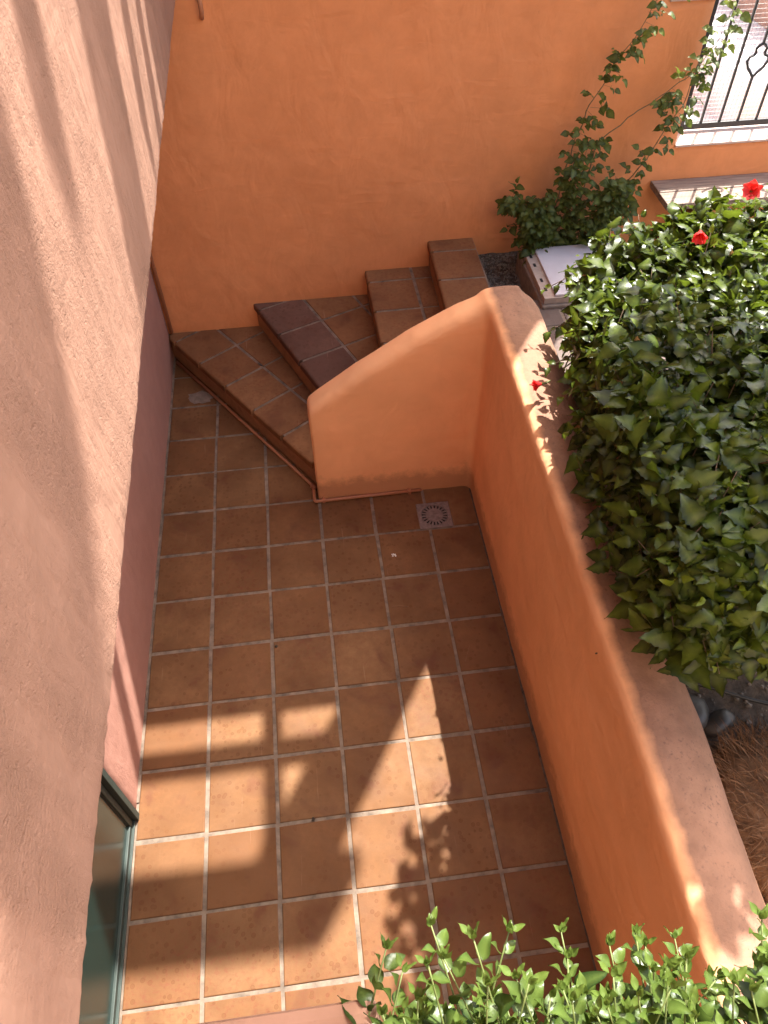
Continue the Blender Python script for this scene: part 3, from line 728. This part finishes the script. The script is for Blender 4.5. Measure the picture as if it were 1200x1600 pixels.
def foliage(root, leaves, tps, m, top=300):
    """leaves: (matrix, template index, prominence). The most prominent become parts, the rest one mesh"""
    org = Matrix.Translation(-Vector(root.location)); sc = []
    for k, (mt, ti, pr) in enumerate(leaves):
        ok, zc = in_frame(mt.translation); sc.append(((0 if ok else 50)+zc-pr, k))
    sc.sort(); near = {k for _, k in sc[:top]}
    mes = [leaf_mesh(t_, m if not isinstance(m, list) else m[i]) for i, t_ in enumerate(tps)]
    V = []; F = []; rib = []; rn = []; yo = []
    for k, (mt, ti, pr) in enumerate(leaves):
        if k in near:
            o = bpy.data.objects.new('leaf', mes[ti]); COL.objects.link(o); o.parent = root; o.matrix_local = org @ mt
        else:
            tv, tf, tr_, ty = tps[ti]; b = len(V); V += [mt @ Vector(v) for v in tv]; F += [tuple(i+b for i in f) for f in tf]
            rib += tr_; rn += [R.random()]*len(tv); yo += [ty]*len(tv)
    if V:
        me = bpy.data.meshes.new('foliage'); me.from_pydata(V, [], F); me.update(); me.materials.append(m if not isinstance(m, list) else m[0])
        for p in me.polygons: p.use_smooth = True
        fill_attr(me, rib, rn, yo); o = bpy.data.objects.new('foliage', me); COL.objects.link(o); child(o, root); o['kind'] = 'stuff'
def rv(s=1.0): return Vector((R.gauss(0, s), R.gauss(0, s), R.gauss(0, s)))

# --- hibiscus hedge
hb = empty('hibiscus_hedge', (2.4, 1.3, .6)); tag(hb, 'dense dark green hibiscus hedge with red flowers leaning over the low wall', 'hedge')
HT = [leaf_template(.060, .040, .10, .25, .45, 12, 0.0, .66), leaf_template(.070, .050, .11, .10, .60, 12, 0.0, .62), leaf_template(.052, .030, .09, .45, .25, 11, 0.0, .68),
      leaf_template(.050, .030, .09, .35, .25, 11, .8, .66), leaf_template(.036, .019, .07, .4, .05, 9, 1.0, .7), leaf_template(.066, .044, .10, -.25, .7, 12, 0.1, .64)]
lo, hi = Vector((1.69, .13, .95)), Vector((2.85, 2.12, 1.88))
def hedge_surf():
    """point on the clipped hedge's skin and its outward normal"""
    while True:
        f = R.random()
        if f < .50: p = Vector((R.uniform(lo.x, hi.x), R.uniform(lo.y, hi.y), hi.z)); n_ = Vector((0, 0, 1))
        elif f < .74: p = Vector((lo.x, R.uniform(lo.y, hi.y), R.uniform(1.0, hi.z))); n_ = Vector((-1, 0, 0))
        elif f < .94: p = Vector((R.uniform(lo.x, 2.9), lo.y, R.uniform(lo.z, hi.z))); n_ = Vector((0, -1, 0))
        else: p = Vector((R.uniform(lo.x, hi.x), hi.y, R.uniform(1.1, hi.z))); n_ = Vector((0, 1, 0))
        # round the box
        c_ = Vector((min(max(p.x, lo.x+.18), hi.x), min(max(p.y, lo.y+.22), hi.y-.18), min(max(p.z, lo.z+.25), hi.z-.18)))
        d = p-c_; 
        if d.length > 1e-4:
            n_ = d.normalized(); p = c_+n_*min(d.length, .20)
        p += n_*(.09*noise.noise(p*2.6)+.05*noise.noise(p*6))
        if p.y < 1.2 and p.z < 1.55: p.y += (1.55-p.z)*.42
        far = max(0.0, p.y-1.2)
        if p.x < 2.6: p.x += far*.30*(2.6-p.x)/.9
        p.z -= far*.27*min(1, max(0, (2.35-p.x)/.4))
        return p, n_
leaves = []; tw_ = MB()
for k in range(2000):
    p, n_ = hedge_surf()
    grow = (n_*.8+Vector((0, 0, .55))+rv(.35)).normalized(); ln = R.uniform(.14, .30); q0 = p-grow*ln
    sprout = R.random() < .10
    if sprout: p = p+grow*R.uniform(.02, .09)
    mid = q0.lerp(p, .5)+rv(.012)
    if k % 3 == 0: tw_.tube([q0, mid, p], .0028, 4, .0012)
    nl = R.randint(7, 11)
    for j in range(nl):
        t = (j+.6)/nl; b = q0.lerp(p, t) if t < .98 else p
        az = j*2.4+R.uniform(-.4, .4); side = grow.orthogonal().normalized(); side.rotate(Quaternion(grow, az))
        dirn = (side*(1.0-.35*t)+grow*(.25+.5*t)+Vector((0, 0, -.12))+rv(.15)).normalized()
        nr = (grow*.7+Vector((0, 0, .4))+n_*.3+rv(.52)).normalized()
        young = t > .72 and R.random() < (.7 if sprout else .26)
        ti = (4 if t > .93 else 3) if young else R.choice((0, 0, 1, 2, 2, 5))
        s = R.choice((.6, .8, 1.0, 1.2, 1.5))*R.uniform(.85, 1.1)*(.75+.3*(1-t) if young else 1.0)
        stem = b+dirn*.012
        leaves.append((leaf_matrix(stem, dirn, nr, s), ti, .25*t+(.2 if sprout else 0)))
# leaves deep inside, so that the hedge is closed
for k in range(2600):
    p = Vector((R.uniform(1.85, 2.8), R.uniform(.45, 2.0), R.uniform(.9, 1.62))); p.z -= .25*max(0, p.y-1.3)
    if p.x < 1.95+.25*max(0, p.y-1.2): continue
    leaves.append((leaf_matrix(p, rv(), Vector((0, 0, 1))+rv(.8), R.uniform(.8, 1.3)), R.choice((0, 1, 2)), -3))
# a few sprays that hang over the wall
for (x, y, z) in ((1.70, 1.42, 1.43), (1.70, 1.28, 1.40), (1.73, 1.17, 1.38), (1.74, .74, 1.38), (1.69, 1.60, 1.44), (1.78, .95, 1.36), (1.74, 1.8, 1.47), (1.76, 2.0, 1.55), (1.72, 1.05, 1.37)):
    b0 = Vector((x+.28, y+.08, z+.02)); e = Vector((x, y, z)); tw_.tube([b0, b0.lerp(e, .5)+Vector((0, 0, .03)), e], .003, 4, .0015)
    for j in range(7):
        t = .3+.7*j/6; c_ = b0.lerp(e, t); dirn = ((e-b0).normalized()*(.4+.5*t)+Vector((0, (1 if j % 2 else -1)*.8, -.15))+rv(.15)).normalized()
        leaves.append((leaf_matrix(c_, dirn, Vector((-.2, -.1, 1))+rv(.25), R.uniform(.7, 1.05)), R.choice((0, 1, 2, 2, 3)), .5))
child(tw_.build('twigs', M['bark'], None, True), hb)['kind'] = 'stuff'
for k in range(46):
    st_ = MB()
    x = R.uniform(1.98, 3.2); y = R.uniform(.6, 2.2); b = Vector((x, y, .58)); e = b+Vector((R.uniform(-.25, .25), R.uniform(-.3, .2), R.uniform(.5, .9)))
    e.x = max(e.x, 1.95); st_.tube([b, b.lerp(e, .35)+rv(.03), b.lerp(e, .7)+rv(.04), e], .010, 6, .004); child(st_.build('stem', M['bark'], None, True), hb)

leaves = [l_ for l_ in leaves if l_[0].translation.x > 1.635 and not (l_[0].translation.x < 1.95 and l_[0].translation.z < 1.37)]
foliage(hb, leaves, HT, M['leaf'], 300)
# dry leaves caught in the hedge
DT = [leaf_template(.06, .035, .08, .7, .6, 7)]; dl = []
for k in range(26):
    p, n_ = hedge_surf(); dl.append((leaf_matrix(p-n_*.01, rv(), n_+rv(.5), R.uniform(.6, 1)), 0, 0))
for (mt, ti, pr) in dl:
    pass
me_d = leaf_mesh(DT[0], M['deadleaf'])
for (mt, ti, pr) in dl:
    o = bpy.data.objects.new('dry_leaf', me_d); COL.objects.link(o); o.parent = hb; o.matrix_local = Matrix.Translation(-Vector(hb.location)) @ mt
def flower(loc, axis, size, openness, label):
    """five-petalled bloom with staminal column"""
    fl_ = empty('flower', (0, 0, 0)); fl_.parent = hb; fl_.location = Vector(loc)-Vector(hb.location); fl_['label'] = label
    ax = Vector(axis).normalized(); q = Vector((0, 0, 1)).rotation_difference(ax)
    for k in range(5):
        V = []; F = []; nu, nv = 5, 6
        for i in range(nv):
            t = i/(nv-1)
            for j in range(nu):
                s_ = j/(nu-1)*2-1; wd = size*.70*math.sin(math.pi*min(1, .12+.80*t))**.8
                rad = size*(.05+openness*t**1.1); h = size*(.85*t*(1-.45*openness*t))+.05*size*math.sin(7*s_+k)*t
                a = 2*math.pi*k/5+s_*wd/max(.35*size, rad+.25*size*(1-openness)); rr = rad*(1+.12*math.cos(3*s_+k)*t)
                V.append(q @ Vector((math.cos(a)*rr, math.sin(a)*rr, h+.02*size*math.sin(9*t+3*k+4*s_))))
        F = [(i*nu+j, i*nu+j+1, (i+1)*nu+j+1, (i+1)*nu+j) for i in range(nv-1) for j in range(nu-1)]
        pyd('petal', V, F, M['petal'], fl_, True)
    MB().tube([q @ Vector((0, 0, 0)), q @ Vector((.004, 0, size*.6)), q @ Vector((.012, 0, size*1.15))], .0035, 6, .002).build('stamen', M['petal'], fl_, True)
    MB().tube([q @ Vector((0, 0, .006)), q @ Vector((0, 0, -.02)), q @ Vector((.006, .003, -.035))], .006, 6, .002).build('stalk', M['twig'], fl_, True)
flower((2.60, 2.03, 1.93), (-.3, -.6, .5), .050, .75, 'wide open red flower at the top of the hedge')
flower((2.28, 1.78, 1.92), (-.30, -.75, -.15), .072, .34, 'closed wilting red flower below the open one')
flower((1.66, 1.555, 1.39), (-.9, -.15, -.02), .055, .38, 'small red flower hanging over the low wall')

# --- small tree whose crown hangs above the hedge
tr_ = empty('small_tree', (3.35, 1.75, .6)); tag(tr_, 'small leafy tree standing in the hedge, its crown shading the low wall', 'tree')
TT = [leaf_template(.105, .075, .05, .2, .3, 9, 0, .66), leaf_template(.07, .045, .05, .3, .2, 9, 0, .68)]
child(MB().tube([(3.35, 1.75, .55), (3.33, 1.73, 1.4), (3.30, 1.76, 2.3), (3.22, 1.72, 3.1), (3.1, 1.7, 3.6)], .05, 10, .03).build('trunk', M['bark'], None, True), tr_)
tl = []
for k in range(120):
    while True:
        e = Vector((R.uniform(1.84, 2.85), R.uniform(.85, 2.45), R.uniform(3.22, 3.75)))
        lim = 1.80+.0*e.y
        if e.x-.357*(e.z-3.2) > 1.84+max(0, e.y-1.75)*.62+.05*math.sin(e.y*9) and e.x-.357*(e.z-3.2) < 2.52 and e.y-.572*(e.z-3.2) < 2.38: break
    b = Vector((3.12+R.uniform(-.1, .1), 1.7+R.uniform(-.15, .15), R.uniform(3.15, 3.5))); mid = b.lerp(e, .5)+Vector((0, 0, .12))+rv(.03)
    child(MB().tube([b, mid, e], .008, 5, .002).build('branch', M['bark'], None, True), tr_)
    for j in range(18):
        c_ = mid.lerp(e, .25+.8*(j+1)/18)+rv(.04); tl.append((leaf_matrix(c_, rv()+Vector((0, 0, -.3)), Vector((0, 0, 1))+rv(.5), R.uniform(.8, 1.2)), j % 2, 0))
foliage(tr_, tl, TT, M['leaf'], 0)

# --- rose by the back wall
ro = empty('climbing_rose', (2.4, 3.6, .65)); tag(ro, 'straggling green rose bush with long canes against the orange wall', 'shrub')
RT = [leaf_template(.048, .034, .05, .25, .25, 9, 0, .72), leaf_template(.056, .040, .05, .2, .2, 9, 0, .72), leaf_template(.042, .027, .05, .35, .3, 9, 0, .75), leaf_template(.045, .03, .05, .3, .2, 9, .8, .72)]
canes = [[(2.30, 3.62, .62), (2.27, 3.6, .83), (2.33, 3.58, 1.1), (2.36, 3.58, 1.39), (2.40, 3.6, 1.52), (2.43, 3.6, 1.66), (2.50, 3.6, 1.79), (2.55, 3.6, 1.9), (2.64, 3.6, 2.03), (2.70, 3.6, 2.17), (2.75, 3.6, 2.3)],
         [(2.42, 3.62, .62), (2.48, 3.6, 1.01), (2.52, 3.6, 1.39), (2.56, 3.6, 1.46), (2.68, 3.6, 1.57), (2.80, 3.6, 1.65), (2.91, 3.6, 1.73), (3.03, 3.6, 1.82), (3.11, 3.6, 1.97), (3.14, 3.6, 2.15)],
         [(2.48, 3.6, .62), (2.58, 3.58, .79), (2.69, 3.57, 1.01), (2.77, 3.57, 1.20), (2.86, 3.58, 1.33), (2.94, 3.6, 1.5), (3.0, 3.6, 1.62), (3.03, 3.6, 1.85), (3.07, 3.6, 2.0)],
         [(2.28, 3.6, .62), (2.25, 3.6, .85), (2.13, 3.58, 1.08), (2.04, 3.57, 1.15), (1.99, 3.56, 1.17)],
         [(2.35, 3.6, .62), (2.36, 3.55, .9), (2.42, 3.55, 1.2), (2.46, 3.56, 1.45)], [(2.4, 3.6, .62), (2.5, 3.5, .95), (2.6, 3.5, 1.15), (2.66, 3.52, 1.25)],
         [(2.3, 3.6, .62), (2.2, 3.52, .9), (2.16, 3.5, 1.1)]]
for k in range(14):
    x = R.uniform(2.06, 2.74); canes.append([(2.36+R.uniform(-.08, .1), 3.62, .62), (x*.6+2.36*.4, 3.54+R.uniform(-.06, .08), .85), (x, 3.52+R.uniform(-.08, .1), R.uniform(.95, 1.28)+max(0, .22-abs(x-2.42))*R.random()*1.2)])
rl = []
dens = [.95, .7, .95, 1.0, 1.6, 1.3, 1.3]+[1.2]*20
for ci, pts in enumerate(canes):
    pts = [Vector(p) for p in pts]; P = []
    for a, b in zip(pts, pts[1:]):
        for s_ in range(4): P.append(a.lerp(b, s_/4)+rv(.004))
    P.append(pts[-1]); cm = MB(); cm.tube(P, .0055 if ci < 7 else .004, 5, .0015)
    for i in range(2, len(P)):
        t = i/len(P)
        dn = dens[ci]*(2.6 if P[i].z < 1.25 else 1.5)
        cnt = int(dn)+(R.random() < dn-int(dn))
        if ci == 1 and .35 < t < .55: cnt = 0
        for c_ in range(cnt):
            ax = (P[i]-P[i-1]).normalized(); sd_ = ax.orthogonal().normalized(); sd_.rotate(Quaternion(ax, R.uniform(0, 6.28)))
            if sd_.y > .5: sd_.y *= -.4
            d0 = (sd_+ax*.3+Vector((0, -.15, -.25))).normalized(); b0 = P[i]+rv(.006); ll = R.uniform(.05, .10)
            cm.tube([b0, b0+d0*ll*.5+Vector((0, 0, .004)), b0+d0*ll], .0011, 3, .0008, False)
            pz_ = d0.cross(Vector((0, 0, 1))); pz_ = pz_.normalized() if pz_.length > .01 else Vector((1, 0, 0))
            for (al, sg) in ((1, 0), (.65, 1), (.65, -1), (.3, 1), (.3, -1))[:R.choice((3, 3, 5))]:
                dd = (d0*(1 if sg == 0 else .45)+pz_*sg+rv(.12)+Vector((0, 0, -.2))).normalized()
                ti = 3 if (P[i].z > 1.55 and R.random() < .45) else R.choice((0, 1, 2))
                rl.append((leaf_matrix(b0+d0*ll*al, dd, Vector((-.1, -.7, .8))+rv(.45), R.uniform(.75, 1.3)), ti, .3*t))
    child(cm.build('cane', M['cane'], None, True), ro)
foliage(ro, rl, RT, M['leaf3'], 300)

# --- shrub at the near edge of the terrace
sh = empty('leafy_shrub', (1.0, -1.0, 1.98)); tag(sh, 'bright green leafy shrub with upright shoots at the near edge', 'shrub')
ST = [leaf_template(.046, .031, 0, .25, .25, 10, 0.0, .68), leaf_template(.054, .036, 0, .2, .35, 10, 0.0, .66), leaf_template(.038, .023, 0, .35, .15, 10, .45, .7), leaf_template(.026, .013, 0, .4, -.1, 8, .9, .72)]
tips = [(.718, -.606), (.737, -.636), (.785, -.585), (.773, -.633), (.796, -.628), (.841, -.609), (.892, -.607), (.889, -.663), (.965, -.616), (.965, -.649), (1.027, -.641), (1.068, -.63), (1.076, -.647), (1.12, -.644), (1.121, -.677), (1.159, -.697), (1.251, -.636), (1.254, -.661), (1.29, -.65), (1.30, -.70), (1.22, -.69), (.93, -.69), (.84, -.68), (1.0, -.70)]
tips = [(x, y-.022) for x, y in tips]
for k in range(250): tips.append((R.uniform(.70, 1.38), R.uniform(-.84, -.69)))
sl_ = []
for k, (x, y) in enumerate(tips):
    e = Vector((x, y, 2.33+R.uniform(-.16, .06) if k < 24 else R.uniform(2.10, 2.38)))
    # keep the shoot tip on the same sight line when its height varies
    if k < 24:
        d = Vector((x, y, 2.33))-CAM; e = CAM+d*((CAM.z-e.z)/(CAM.z-2.33))
    b = Vector((x*.9+.1+R.gauss(0, .085), min(y-.12, -.90)+R.uniform(-.1, 0), 1.97)); mid = b.lerp(e, .55)+Vector((R.gauss(0, .03), -.05, .02))+rv(.02)
    P = [b, b.lerp(mid, .5)+Vector((0, -.015, .01)), mid, mid.lerp(e, .5)+Vector((0, -.006, .006)), e]
    Q = []
    for a, c_ in zip(P, P[1:]):
        for s_ in range(4): Q.append(a.lerp(c_, s_/4))
    Q.append(e); child(MB().tube(Q, .0032, 6, .0012).build('stem', M['twig'], None, True), sh)
    for i in range(5, len(Q)):
        t = i/(len(Q)-1); ax = (Q[i]-Q[i-1]).normalized()
        for c_ in range(1+(R.random() < .55)):
            sd_ = ax.orthogonal().normalized(); sd_.rotate(Quaternion(ax, i*2.4+c_*3.1+R.uniform(-.5, .5)))
            dirn = (sd_*(1-.3*t)+ax*(.3+.4*t)+rv(.1)).normalized(); nr = (ax*.9+Vector((.1, 0, .55))+rv(.25)).normalized()
            ti = 3 if t > .95 else 2 if t > .86 else R.choice((0, 0, 1))
            sl_.append((leaf_matrix(Q[i]+dirn*.006, dirn, nr, R.uniform(.85, 1.45)*(1.18-.5*t)), ti, .3*t))
    for c_ in range(4):
        dirn = ((e-mid).normalized()+rv(.35)).normalized(); sl_.append((leaf_matrix(e, dirn, Vector((0, -.3, 1))+rv(.3), R.uniform(.45, .8)), 3, .4))
foliage(sh, sl_, ST, M['leaf2'], 300)

# --- tussock of dry grass behind the wall
dg_ = empty('dry_tussock', (2.15, -.05, .6)); tag(dg_, 'matted brown tussock of dry grass behind the low wall', 'dry grass')
core = bmesh.new(); bmesh.ops.create_icosphere(core, subdivisions=3, radius=1)
for v in core.verts:
    f = 1+.2*noise.noise(v.co*2.5); v.co = Vector((v.co.x*.26*f, v.co.y*.34*f, v.co.z*.14*f))
me = bpy.data.meshes.new('mat'); core.to_mesh(me); core.free(); o = link('core', me, M['straw'], dg_, True); o.location = (.10, -.08, .03)
sb = MB()
for k in range(2600):
    a = R.uniform(0, 6.28); rr = math.sqrt(R.random()); b = Vector((2.25+.26*rr*math.cos(a), -.13+.34*rr*math.sin(a), .63+.13*math.sqrt(max(0, 1-rr*rr))))
    d = (Vector((math.cos(a)*rr, math.sin(a)*rr, .25))+rv(.55)).normalized(); ln = R.uniform(.05, .14); c_ = b+d*ln*.5+Vector((0, 0, .01)); e = b+d*ln+Vector((0, 0, -.02*R.random())); wd = d.orthogonal().normalized()*R.uniform(.0007, .0016)
    sb.add([b-wd, b+wd, c_-wd, c_+wd, e], [(0, 1, 3, 2), (2, 3, 4)])
o = child(sb.build('blades', M['straw']), dg_); o['kind'] = 'stuff'

# ------------------------------------------------------------------ litter on the tiles
def bit(name, mb, m, label, cat, smooth=False): return tag(mb.build(name, M[m], None, smooth), label, cat)
mb = MB()
for k in range(5): pebble(mb, (1.04+R.uniform(-.012, .012), 1.751+R.uniform(-.01, .01), .005), R.uniform(.005, .010))
bit('paper_scrap', mb, 'white', 'tiny crumpled white scrap on a floor tile below the drain', 'litter')
bit('dry_stalk', MB().tube([(.985, 1.405, .004), (1.03, 1.40, .008), (1.075, 1.392, .004)], .0015, 4), 'straw', 'thin straw stalk lying across a tile joint in mid floor', 'twig')
bit('dry_stalk', MB().tube([(1.32, 1.02, .004), (1.345, 1.075, .007), (1.36, 1.11, .004)], .0013, 4), 'straw', 'thin dry stalk on the tiles near the right wall, farther one', 'twig')
bit('dry_stalk', MB().tube([(1.445, .60, .004), (1.45, .645, .006), (1.435, .69, .004)], .0013, 4), 'straw', 'thin dry stalk on the tiles near the right wall, nearer one', 'twig')
mb = MB(); pebble(mb, (.484, .323, .004), .013); bit('dry_crumb', mb, 'soil', 'small dark crumb of soil on the tile joint inside the sunlit patch', 'litter')
mb = MB(); pebble(mb, (.345, 1.239, .004), .012); bit('dry_crumb', mb, 'soil', 'small dark crumb of soil on the shaded middle tiles', 'litter')
